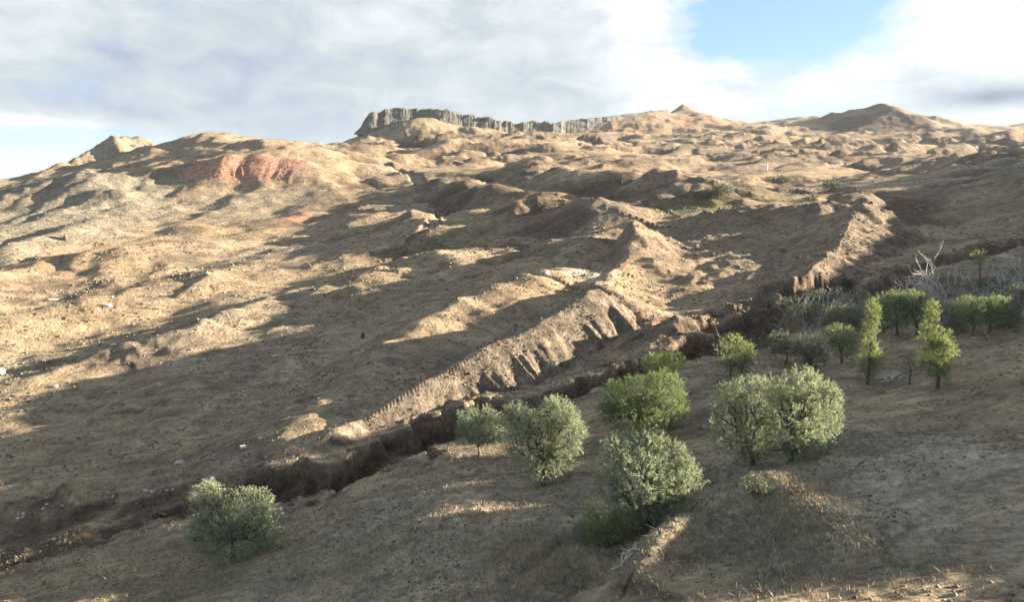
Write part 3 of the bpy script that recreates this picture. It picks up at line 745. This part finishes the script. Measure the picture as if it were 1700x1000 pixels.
tree('willow_tree', 'small willow on two thin trunks at the channel edge', 'tree', (798,758),
     [(795,700,34,22),(778,718,22,20),(822,712,24,24),(800,725,26,14)], 'silver', 2, W1, trunks=2)
tree('willow_tree', 'large round willow with dark lower left and bright right edge beside the two-trunked one', 'tree', (902,806),
     [(926,692,36,30),(890,715,46,38),(942,722,32,42),(878,748,40,32),(922,762,40,32),(862,694,30,24),(905,784,24,15)], 'silver', 3, W1)
tree('willow_tree', 'small bright green willow crown behind the wide flat-topped willow by the channel', 'tree', (1104,640),
     [(1088,606,20,16),(1118,602,20,15),(1102,612,22,13)], 'yellow', 4, W1)
tree('willow_tree', 'wide flat-topped fresh green willow behind the large pale front one', 'tree', (1062,726),
     [(1022,660,28,25),(1060,650,42,26),(1102,643,34,26),(1120,674,22,34),(1045,688,46,30),(1090,698,46,28),(1010,684,18,20)], 'green', 5, W1)
tree('willow_tree', 'largest pale silvery willow, front centre of the foreground with trailing lower boughs', 'tree', (1072,884),
     [(1072,742,38,30),(1020,758,26,32),(1112,762,34,30),(1132,805,34,42),(1068,795,55,44),(1012,806,26,28),(1104,838,46,32),(1045,848,42,26)], 'silver', 6, W1)
tree('willow_shrub', 'low sprawling yellow-green willow shrub under the left side of the largest willow', 'shrub', (1012,908),
     [(984,850,22,26),(1006,880,32,20),(985,884,20,18),(1040,866,24,16),(1015,894,22,12)], 'yellow', 7)
tree('willow_tree', 'greyish left-hand tree of the broad pair of willows on the right', 'tree', (1250,772),
     [(1208,664,28,24),(1242,650,34,26),(1214,704,34,38),(1252,698,34,46),(1256,742,30,26),(1200,732,20,24),(1228,752,22,16),(1250,756,20,12)], 'silver', 8, W1)
tree('willow_tree', 'sunlit right-hand tree of the broad pair of willows on the right', 'tree', (1308,768),
     [(1332,640,32,28),(1292,650,28,24),(1374,660,22,26),(1320,688,48,42),(1364,700,32,38),(1300,722,34,30),(1350,732,30,20),(1322,750,30,14),(1290,748,22,14)], 'silver', 9, W1)
tree('young_willow', 'small yellow-green willow alone between the channel and the grey thicket', 'tree', (1222,630),
     [(1218,575,18,18),(1204,592,14,18),(1240,588,14,20),(1224,606,22,14)], 'yellow', 10, trunks=2, dens=7)
tree('poplar_tree', 'narrow columnar poplar with bright lit upper half, left of the two upright trees', 'tree', (1440,638),
     [(1449,512,8,13,0),(1447,536,9,15,0),(1445,562,11,17,0),(1442,590,12,17,0),(1440,614,11,18,0),(1456,600,9,14,0)], 'yellow', 11, dens=13)
tree('poplar_tree', 'upright tree with thin leader above a rounder lower crown, right of the narrow poplar', 'tree', (1557,645),
     [(1547,514,8,13,0),(1546,538,9,15,0),(1560,560,16,16),(1538,566,12,20),(1562,585,23,18),(1550,605,25,18),(1558,622,16,9)], 'yellow', 12, dens=12)
G2 = 'thicket trees behind the poplars'
tree('thicket_tree', 'leftmost dull grey-green bush of the thicket', 'tree', (1306,604), [(1298,566,18,16),(1310,582,18,15)], 'dull', 13, G2, dens=6)
tree('thicket_tree', 'dark low thicket tree in front of the bare grey stems', 'tree', (1350,614), [(1344,574,25,18),(1352,594,22,15)], 'dull', 14, G2, dens=8)
tree('thicket_tree', 'thicket tree with a lit yellowish top, nearest left of the narrow poplar', 'tree', (1398,604), [(1394,556,22,13),(1400,576,22,15)], 'green', 15, G2, dens=9)
tree('thicket_tree', 'dull bush at the back of the thicket, below the pale bare stems', 'tree', (1340,545), [(1328,522,26,14),(1356,524,22,13)], 'dull', 16, G2, dens=6)
tree('thicket_tree', 'dull bush at the back of the thicket, left behind the narrow poplar', 'tree', (1400,545), [(1390,522,26,14),(1420,526,20,14)], 'dull', 17, G2, dens=7)
tree('thicket_tree', 'dark tree with lit crown tip just right of the narrow poplar', 'tree', (1490,558), [(1480,502,22,14),(1492,524,25,18)], 'green', 18, G2, dens=10)
tree('thicket_tree', 'dark leaning tree left of the thin leader, its crown top dimly lit', 'tree', (1524,556), [(1518,498,18,13),(1516,522,20,18)], 'green', 19, G2, dens=10)
tree('thicket_tree', 'flat yellow-topped tree in the right-hand group behind the slope', 'tree', (1616,558), [(1610,508,22,12),(1618,526,26,16)], 'green', 20, G2, dens=9)
tree('thicket_tree', 'bright-topped tree nearest the right edge of the right-hand group', 'tree', (1642,554), [(1656,505,20,12),(1646,524,22,15)], 'green', 21, G2, dens=9)
tree('thicket_tree', 'dark grey-green bush at the right edge of the frame', 'tree', (1690,530), [(1688,496,18,20),(1672,512,16,12)], 'dull', 22, G2, dens=8)
tree('thicket_tree', 'low dark bush between the round-crowned tree and the flat yellow-topped one', 'tree', (1590,540), [(1588,520,18,12)], 'dull', 23, G2, dens=8)
for i, (bx, by, lob, lab) in enumerate([
    (1455,530,[(1448,505,18,12),(1464,514,16,11)],'grey-green bush filling the gap behind the narrow poplar'),
    (1545,545,[(1552,520,20,15),(1538,512,14,10)],'dark bush in shade behind the thin leader'),
    (1575,492,[(1572,474,24,13),(1590,482,20,11)],'dull grey bush around the foot of the tall bleached dead tree'),
    (1640,492,[(1628,478,26,12),(1652,480,24,13)],'dull grey bush under the bunch of bare whitish stems'),
    (1694,482,[(1690,466,20,15)],'topmost grey bush touching the right edge'),
    (1372,512,[(1362,496,22,11),(1388,500,22,10)],'grey bush at the foot of the pale upright dead stems'),
    (1420,508,[(1420,496,20,10)],'small grey bush at the back of the thicket above the narrow poplar'),
    (1326,520,[(1316,508,18,10),(1336,512,16,9)],'grey twiggy bush at the far left back of the thicket'),
    (1440,552,[(1428,538,20,12),(1410,536,16,10)],'low green-grey bush hiding the stems left of the narrow poplar'),
    (1578,556,[(1580,542,20,12),(1596,536,18,12)],'low bush in shade right of the rounder upright tree'),
    (1668,548,[(1668,532,22,13),(1684,526,18,13)],'low bush closing the right end of the right-hand group'),
    (1470,552,[(1468,536,16,12),(1456,530,12,10)],'low bush between the narrow poplar and the lit-tipped tree'),
    (1286,588,[(1282,574,16,12),(1296,580,12,9)],'lowest grey bush at the left foot of the thicket')]):
    tree('thicket_bush', lab, 'bush', (bx, by), lob, 'dull', 60+i, 'grey bushes filling the back of the thicket', dens=7, trunks=2)
tree('sapling', 'lone thin sapling with a small lit top far up on the right', 'tree', (1628,468), [(1626,428,10,7)], 'yellow', 24, dens=9)
tree('sapling', 'sparse dark sapling standing between the two upright trees', 'tree', (1510,638), [(1510,612,8,16),(1508,596,5,8)], 'dull', 25, dens=5)
tree('scrub_bush', 'grey scrub bush on the left bank of the lit foreground mound', 'shrub', (1258,826), [(1252,806,14,12),(1264,814,12,10)], 'dull', 26, dens=14)
G3 = 'dark low shrubs dotted over the distant pasture'
for i, (px, py, rx, ry, lab) in enumerate([(1192,318,22,6,'dark rounded shrub clump on the yellow pasture left of the others'), (1296,300,13,4,'small dark shrub clump on the far pasture, middle one of three'), (1382,310,14,5,'green-grey shrub clump by the far pasture hollow, right of the others')]):
    tree('shrub', lab, 'shrub', (px, py+ry), [(px-rx*.4,py,rx*.6,ry),(px+rx*.4,py,rx*.6,ry*.9)], 'dull', 40+i, G3, dens=9, leaf=.0022*hit(px, py+ry)[1])

# ------------------------------------------------------------------ bare stems and dead wood
def bare_tree(name, label, base, tips, seed, mat=DEAD, group=None, forks=4, r0=.06):
    rs = np.random.RandomState(seed); b = hit(*base, full=True); Y = b[1]
    V = []; Fc = []
    for px, py in tips:
        e = pix(px, py, Y+rs.uniform(-.8, .8))-b
        s0 = np.array([rs.uniform(-.3, .3), rs.uniform(-.3, .3), -.2])
        P = wander(rs, s0, e, 6, .055); tube(V, Fc, P, np.linspace(r0, r0*.3, 6), 5)
        for k in range(forks):
            i = rs.randint(1, 5); L = np.linalg.norm(e)*rs.uniform(.18, .4); dd = (e/np.linalg.norm(e))*.8+rs.normal(0, .5, 3); dd[2] = abs(dd[2])
            Q = wander(rs, P[i], P[i]+dd*L, 4, .06); tube(V, Fc, Q, np.linspace(r0*.45, r0*.15, 4), 4)
            tube(V, Fc, wander(rs, Q[2], Q[2]+(dd+rs.normal(0, .5, 3))*L*.5, 3, .05), np.linspace(r0*.28, r0*.12, 3), 3)
    o = add(name, mesh_from(name, np.array(V), np.array(Fc), mat), None, label=label, category='dead tree')
    o.location = b
    if group: o['group'] = group
bare_tree('dead_tree', 'tall bleached dead tree with spreading stems above the thin-leadered tree', (1566,502), [(1534,428),(1540,432),(1516,446),(1508,440),(1574,452),(1560,470),(1600,492),(1588,470)], 1, r0=.09)
bare_tree('dead_tree', 'pale upright dead stems at the back left of the thicket', (1372,518), [(1362,478),(1372,474),(1380,480),(1392,486),(1408,484),(1418,488),(1400,476)], 2, r0=.06)
bare_tree('dead_tree', 'leaning grey dead stems on the far left of the thicket by the channel', (1318,528), [(1300,502),(1312,496),(1326,490),(1346,490),(1352,498),(1290,512)], 3, GREYTW, r0=.055)
bare_tree('dead_tree', 'bleached twigs rising over the dark low thicket tree', (1352,566), [(1330,545),(1340,540),(1356,530),(1362,526),(1368,545)], 4, r0=.05)
bare_tree('dead_tree', 'bunch of bare whitish stems above the flat yellow-topped tree', (1628,506), [(1600,484),(1596,470),(1616,462),(1632,470),(1640,462),(1652,474),(1655,460)], 5, GREYTW, r0=.06)
bare_tree('dead_tree', 'bare grey stems at the top right edge of the frame', (1684,484), [(1662,450),(1672,446),(1684,452),(1690,440),(1700,452),(1704,462)], 6, GREYTW, r0=.06)
bare_tree('dead_tree', 'dim leafless stems beside the small yellow-green willow', (1198,618), [(1190,572),(1196,565),(1206,578)], 7, GREYTW, r0=.04)
for i, (bx, by, tips, lab) in enumerate([
    (1340,548,[(1322,516),(1332,508),(1344,506),(1358,510),(1366,520)],'grey leafless brush between the leftmost thicket bushes'),
    (1412,520,[(1398,492),(1408,486),(1420,484),(1430,490),(1438,498)],'grey leafless brush at the back, above and left of the narrow poplar'),
    (1300,560,[(1284,536),(1294,528),(1306,530),(1316,538)],'grey leafless brush at the lower left tip of the thicket'),
    (1590,500,[(1572,468),(1584,460),(1598,458),(1606,470),(1614,478)],'grey leafless brush right of the tall bleached dead tree'),
    (1660,500,[(1642,462),(1654,452),(1668,458),(1676,466)],'grey leafless brush behind the bright-topped tree at right'),
    (1500,520,[(1482,484),(1494,476),(1508,474),(1518,482)],'grey leafless brush left of the tall bleached dead tree'),
    (1695,500,[(1682,456),(1692,448),(1702,450)],'grey leafless brush cut by the right edge of the frame'),
    (1548,500,[(1530,470),(1544,462),(1556,466)],'low grey brush at the foot of the tall bleached dead tree')]):
    bare_tree('bare_bush', lab, (bx, by), tips, 80+i, GREYTW if i % 3 else DEAD, 'grey leafless brush in the thicket', 18, .042)
def fallen(label, px, py, segs, seed, r0=.05):
    """segs: ground-plan offsets in metres (right, away) and lift, from the point seen at (px, py)"""
    rs = np.random.RandomState(seed); b = hit(px, py, full=True); V = []; Fc = []
    def g(q): return np.array([q[0], q[1], float(H(np.array([b[0]+q[0]]), np.array([b[1]+q[1]]))[0])-b[2]+q[2]])
    for a0, a1 in segs:
        P = wander(rs, g(a0), g(a1), 5, .07); tube(V, Fc, P, np.linspace(r0, r0*.45, 5), 6)
        for _ in range(3):
            i = rs.randint(1, 4); tube(V, Fc, wander(rs, P[i], P[i]+rs.normal(0, .28, 3)*np.array([1, 1, .3])+np.array([0, 0, .1]), 3, .05), np.linspace(r0*.5, r0*.2, 3), 4)
    o = add('fallen_branch', mesh_from('fallen_branch', np.array(V), np.array(Fc), DEAD), None, label=label, category='branch'); o.location = b
fallen('white fallen branch on the dark ground below the largest willow', 1038, 932, [((-.8,-.3,.1),(-.2,-.5,.08)),((-.35,-.7,.05),(.1,.3,.15)),((-.1,.7,.1),(.5,.75,.2)),((.5,.75,.2),(.8,-.1,.05)),((0,.1,.1),(.4,.15,.12))], 1, .05)
fallen('tangle of bleached fallen twigs on the slope right of the narrow poplar', 1488, 630, [((-2,-.5,.1),(-.7,.6,.4)),((-1.2,-.6,.05),(.8,.7,.3)),((-.6,-.4,.1),(.3,.9,.6)),((0,-.4,.1),(1.3,.2,.4))], 2, .06)

# ------------------------------------------------------------------ rocks
def mat_rock(name, c0, c1):
    m, g = mat_new(name); out = g.n('ShaderNodeOutputMaterial'); b = g.n('ShaderNodeBsdfPrincipled')
    P = g.n('ShaderNodeNewGeometry').outputs['Position']; n = g.noise(P, 2.5, 6, .65)
    g.link(g.ramp(n, [(.3, c0), (.7, c1)]), b.inputs['Base Color']); b.inputs['Roughness'].default_value = .9
    bp = g.n('ShaderNodeBump'); bp.inputs['Distance'].default_value = .12; g.link(g.noise(P, 5, 5, .6), bp.inputs['Height']); g.link(bp.outputs[0], b.inputs['Normal'])
    g.link(b.outputs[0], out.inputs[0]); return m
R_PALE = mat_rock('pale_rock', (.30, .26, .20), (.52, .47, .38)); R_WHITE = mat_rock('white_rock', (.5, .48, .44), (.72, .70, .66)); R_GREY = mat_rock('grey_rock', (.14, .125, .10), (.29, .26, .21)); R_DARK = mat_rock('dark_rock', (.045, .038, .032), (.12, .10, .08)); R_BROWN = mat_rock('brown_rock', (.09, .065, .048), (.22, .165, .12))
import bmesh
def rock_mesh(name, mat, seed, sub_=2):
    bm = bmesh.new(); bmesh.ops.create_icosphere(bm, subdivisions=sub_, radius=1.0); rs = np.random.RandomState(seed)
    cut = rs.normal(size=(7, 3)); cut /= np.linalg.norm(cut, axis=1)[:, None]; off = rs.uniform(.55, .85, 7)
    for v in bm.verts:
        p = np.array(v.co); 
        for c, o in zip(cut, off):
            k = p@c
            if k > o: p = p-c*(k-o)
        v.co = p*(1+.06*rs.normal())
    me = bpy.data.meshes.new(name); bm.to_mesh(me); bm.free(); me.materials.append(mat); return me
RM = {k: [rock_mesh('rock', m, 10+i) for i in range(4)] for k, m in (('pale', R_PALE), ('white', R_WHITE), ('dark', R_DARK), ('brown', R_BROWN))}
def rock(px, py, w, h, kind, label, seed, group=None, name='rock'):
    rs = np.random.RandomState(seed); b = hit(px, py, full=True); sc = b[1]/F
    o = add(name, RM[kind][seed % 4], None, label=label, category='rock'); o.location = b+np.array([0, 0, h*sc*.25])
    o.scale = (w*sc*.55, w*sc*.45, h*sc*.62); o.rotation_euler = (rs.uniform(-.2, .2), rs.uniform(-.2, .2), rs.uniform(0, 6))
    if group: o['group'] = group
rock(908, 457, 9, 9, 'white', 'bright white boulder at the left end of the small pale ridge mid-picture', 1, name='boulder')
rock(1060, 376, 5, 5, 'brown', 'brown rock on the tip of the narrow central spine', 2)
rock(602, 562, 8, 15, 'dark', 'small dark upright rock standing alone on the shaded slope', 3)
rock(180, 510, 14, 7, 'white', 'white boulder in the shaded hollow on the left slope', 4, name='boulder')
rock(85, 499, 22, 5, 'pale', 'long low pale rock at the far rim of the left shaded hollow', 5)
rock(265, 640-450+450, 8, 6, 'pale', 'pale rock beside the notch at the tip of the lit left slope', 6)
rock(92, 644, 11, 7, 'white', 'whitish rock at the corner where the left lit slope meets shade', 7)
rock(4, 622, 12, 14, 'white', 'bright white rock at the extreme left edge of the frame', 8, name='boulder')
rock(345, 455, 9, 5, 'pale', 'small pale rock on the lit knoll above the left slope', 9)
rock(298, 770, 18, 7, 'pale', 'sunlit earth mound, modelled as a pale slab, on the shaded slope above the lone willow', 10)  # stand-in for an earth mound catching the sun, given a pale rock mesh
rock(404, 744, 14, 5, 'pale', 'smaller sunlit slab farther right on the shaded slope', 11)
rock(110, 398, 8, 14, 'dark', 'dark upright rock in the notch of the left red slope', 12)
rs = np.random.RandomState(5)
rim = [(20,862),(60,850),(98,836),(150,828),(205,818),(250,816),(310,815)]
for i in range(15):
    t = rs.rand()*(len(rim)-1); k = int(t); a = np.array(rim[k]); c = np.array(rim[min(k+1, len(rim)-1)]); q = a+(c-a)*(t-k)+rs.normal(0, (4, 3))
    rock(q[0], q[1], rs.uniform(4, 8), rs.uniform(3, 5), 'pale', 'one of the pale stones strewn along the far rim of the channel at lower left', 30+i, 'pale stones along the channel rim', 'stone')
post_b = hit(1273, 282, full=True)
V = []; Fc = []; tube(V, Fc, [np.array([0, 0, -.5]), np.array([0, 0, 4.5])], [.45, .4], 6); tube(V, Fc, [np.array([-1.2, 0, 3.4]), np.array([1.2, 0, 3.4])], [.15, .15], 5)
o = add('marker_post', mesh_from('marker_post', np.array(V), np.array(Fc), R_WHITE), None, label='tiny white post standing alone on the far pasture', category='post'); o.location = post_b

def scatter_rocks(name, lines, n, smin, smax, mat, seed, spread):
    rs = np.random.RandomState(seed); me0 = rock_mesh('tmp', mat, seed, 1); v0 = np.array([v.co[:] for v in me0.vertices]); f0 = np.array([p.vertices[:] for p in me0.polygons])
    P = []
    for ln in lines:
        Q = np.array([hit(a, b)[:2] for a, b in ln]); 
        for _ in range(n//len(lines)):
            t = rs.rand()*(len(Q)-1); k = int(t); P.append(Q[k]+(Q[min(k+1, len(Q)-1)]-Q[k])*(t-k)+rs.normal(0, spread, 2))
    P = np.array(P); z = H(P[:, 0], P[:, 1]); s = rs.uniform(0, 1, len(P))**2.5*(smax-smin)+smin; s *= np.clip(P[:, 1]/90, .6, 3)
    ang = rs.rand(len(P))*6.28; VV = []
    c, s_ = np.cos(ang), np.sin(ang); sc = np.stack([s, s*rs.uniform(.6, 1, len(P)), s*rs.uniform(.4, .9, len(P))], 1)
    v = v0[None]*sc[:, None]; vx = v[..., 0]*c[:, None]-v[..., 1]*s_[:, None]; vy = v[..., 0]*s_[:, None]+v[..., 1]*c[:, None]
    V = np.stack([vx+P[:, 0:1], vy+P[:, 1:2], v[..., 2]+z[:, None]+s[:, None]*.15], -1).reshape(-1, 3)
    Fx = (f0[None]+(np.arange(len(P))*len(v0))[:, None, None]).reshape(-1, 3)
    add(name, mesh_from(name, V, Fx, mat, False), kind='stuff', label='loose stones and clods scattered on the banks')
scatter_rocks('loose_stones', [[(430,805),(560,776),(660,725),(760,690),(880,650),(1000,610),(1110,575)],[(1110,545),(1200,525),(1290,492),(1350,455),(1420,390)],[(600,690),(740,640),(860,590),(990,520)],[(1480,470),(1600,420),(1700,392)]], 2200, .06, .38, R_BROWN, 71, 2.6)
scatter_rocks('scree', [[(60,350),(160,330),(240,345)],[(300,330),(420,330),(520,330)],[(100,570),(200,580),(300,560)],[(40,380),(120,370),(210,390)]], 800, .05, .16, R_GREY, 72, 12)

# ------------------------------------------------------------------ dry grass and herbs of the foreground
def mat_grass(name, stops):
    m, g = mat_new(name); out = g.n('ShaderNodeOutputMaterial'); b = g.n('ShaderNodeBsdfPrincipled')
    a = g.n('ShaderNodeAttribute', attribute_name='tint').outputs['Fac']; g.link(g.ramp(a, stops), b.inputs['Base Color'])
    b.inputs['Roughness'].default_value = .85; g.link(b.outputs[0], out.inputs[0]); return m
def tufts(name, label, regions, n, hgt, mat, seed, blades=7, lean=.5):
    rs = np.random.RandomState(seed); P = []
    for (px, py, rx, ry, wgt) in regions:
        for _ in range(int(n*wgt)):
            a = rs.normal(0, .5, 2); r = ray(px+a[0]*rx, py+a[1]*ry)
            P.append(hitxy(px+a[0]*rx, py+a[1]*ry))
    P = np.array(P)+rs.normal(0, .15, (len(P), 2)); z = H(P[:, 0], P[:, 1]); k = blades
    PP = np.repeat(np.column_stack([P, z-.03]), k, 0); N = len(PP); PP[:, :2] += rs.normal(0, .08, (N, 2))
    h = np.repeat(hgt*rs.uniform(.4, 1.3, len(P)), k)*rs.uniform(.6, 1.2, N)
    d = np.column_stack([rs.normal(0, lean, (N, 2)), np.ones(N)])*h[:, None]; a = rs.rand(N)*6.28; w = np.column_stack([np.cos(a), np.sin(a), 0*a])*(h*.10)[:, None]
    V = np.stack([PP-w, PP+w, PP+d], 1).reshape(-1, 3)
    me = mesh_from(name, V, np.arange(N*3).reshape(-1, 3), mat, False)
    t = np.clip(np.repeat(rs.rand(len(P)), k)*.7+rs.rand(N)*.3, 0, 1)
    at = me.attributes.new('tint', 'FLOAT', 'POINT'); at.data.foreach_set('value', np.repeat(t, 3).astype(np.float32))
    add(name, me, kind='stuff', label=label)
def tussocks(n, seed):
    rs = np.random.RandomState(seed); th = np.radians(rs.uniform(-40, 42, n*4)); r = np.exp(rs.uniform(math.log(30), math.log(420), n*4))
    x = r*np.sin(th); y = r*np.cos(th); k = fbm(x, y, 26, 4, 301)+.5*fbm(x, y, 7, 2, 302) > rs.uniform(-.25, .55, len(x)); x, y, r = x[k][:n], y[k][:n], r[k][:n]; n = len(x)
    z = H(x, y); s = rs.uniform(.10, .34, n)*np.clip(r/110, .55, 2.2)
    o = np.array([(1,0,0),(.31,.95,0),(-.81,.59,0),(-.81,-.59,0),(.31,-.95,0),(0,0,1)], float)
    v = o[None]*s[:, None, None]*rs.uniform(.6, 1.25, (n, 6, 1)); v[..., 2] *= .7; v[:, 5, :2] += rs.normal(0, .25, (n, 2))*s[:, None]
    V = (v+np.stack([x, y, z-.02], 1)[:, None]).reshape(-1, 3)
    f = np.array([(0,1,5),(1,2,5),(2,3,5),(3,4,5),(4,0,5)]); Fx = (f[None]+(np.arange(n)*6)[:, None, None]).reshape(-1, 3)
    me = mesh_from('tussocks', V, Fx, mat_grass('tussock_growth', [(0, (.05, .045, .03)), (.5, (.10, .085, .055)), (1, (.20, .165, .105))]), False)
    at = me.attributes.new('tint', 'FLOAT', 'POINT'); at.data.foreach_set('value', np.repeat(rs.rand(n), 6).astype(np.float32)); add('tussocks', me, kind='stuff', label='dry tussocks and clods dotted over the slopes')
tussocks(26000, 5)
_gx_, _gy_ = np.meshgrid(np.linspace(-250, 1950, 90), np.linspace(560, 1060, 50), indexing='ij')
_HX = np.array([[hit(a, b)[:2] for b in _gy_[0]] for a in _gx_[:, 0]])
def hitxy(px, py):
    i = np.clip((px+250)/2200*89, 0, 88.99); j = np.clip((py-560)/500*49, 0, 48.99); a, b = int(i), int(j); u, v = i-a, j-b
    return _HX[a, b]*(1-u)*(1-v)+_HX[a+1, b]*u*(1-v)+_HX[a, b+1]*(1-u)*v+_HX[a+1, b+1]*u*v
G_DRY = mat_grass('dry_grass_blades', [(0, (.17, .135, .09)), (.5, (.31, .255, .17)), (1, (.48, .40, .27))])
G_HERB = mat_grass('herb_leaves', [(0, (.075, .08, .055)), (.5, (.15, .16, .105)), (1, (.26, .27, .19))])
tufts('dry_grass', 'tufts of dry grass on the foreground slope', [(850,900,700,130,.5),(900,930,90,40,.14),(1320,850,90,70,.14),(400,930,420,70,.22)], 34000, .22, G_DRY, 81, 4)
tufts('ground_herbs', 'low grey-green herbs on the foreground slope', [(1250,900,190,70,.5),(1400,740,120,26,.2),(330,960,200,50,.15),(1500,850,260,120,.15)], 6000, .17, G_HERB, 82, 8, 1.2)
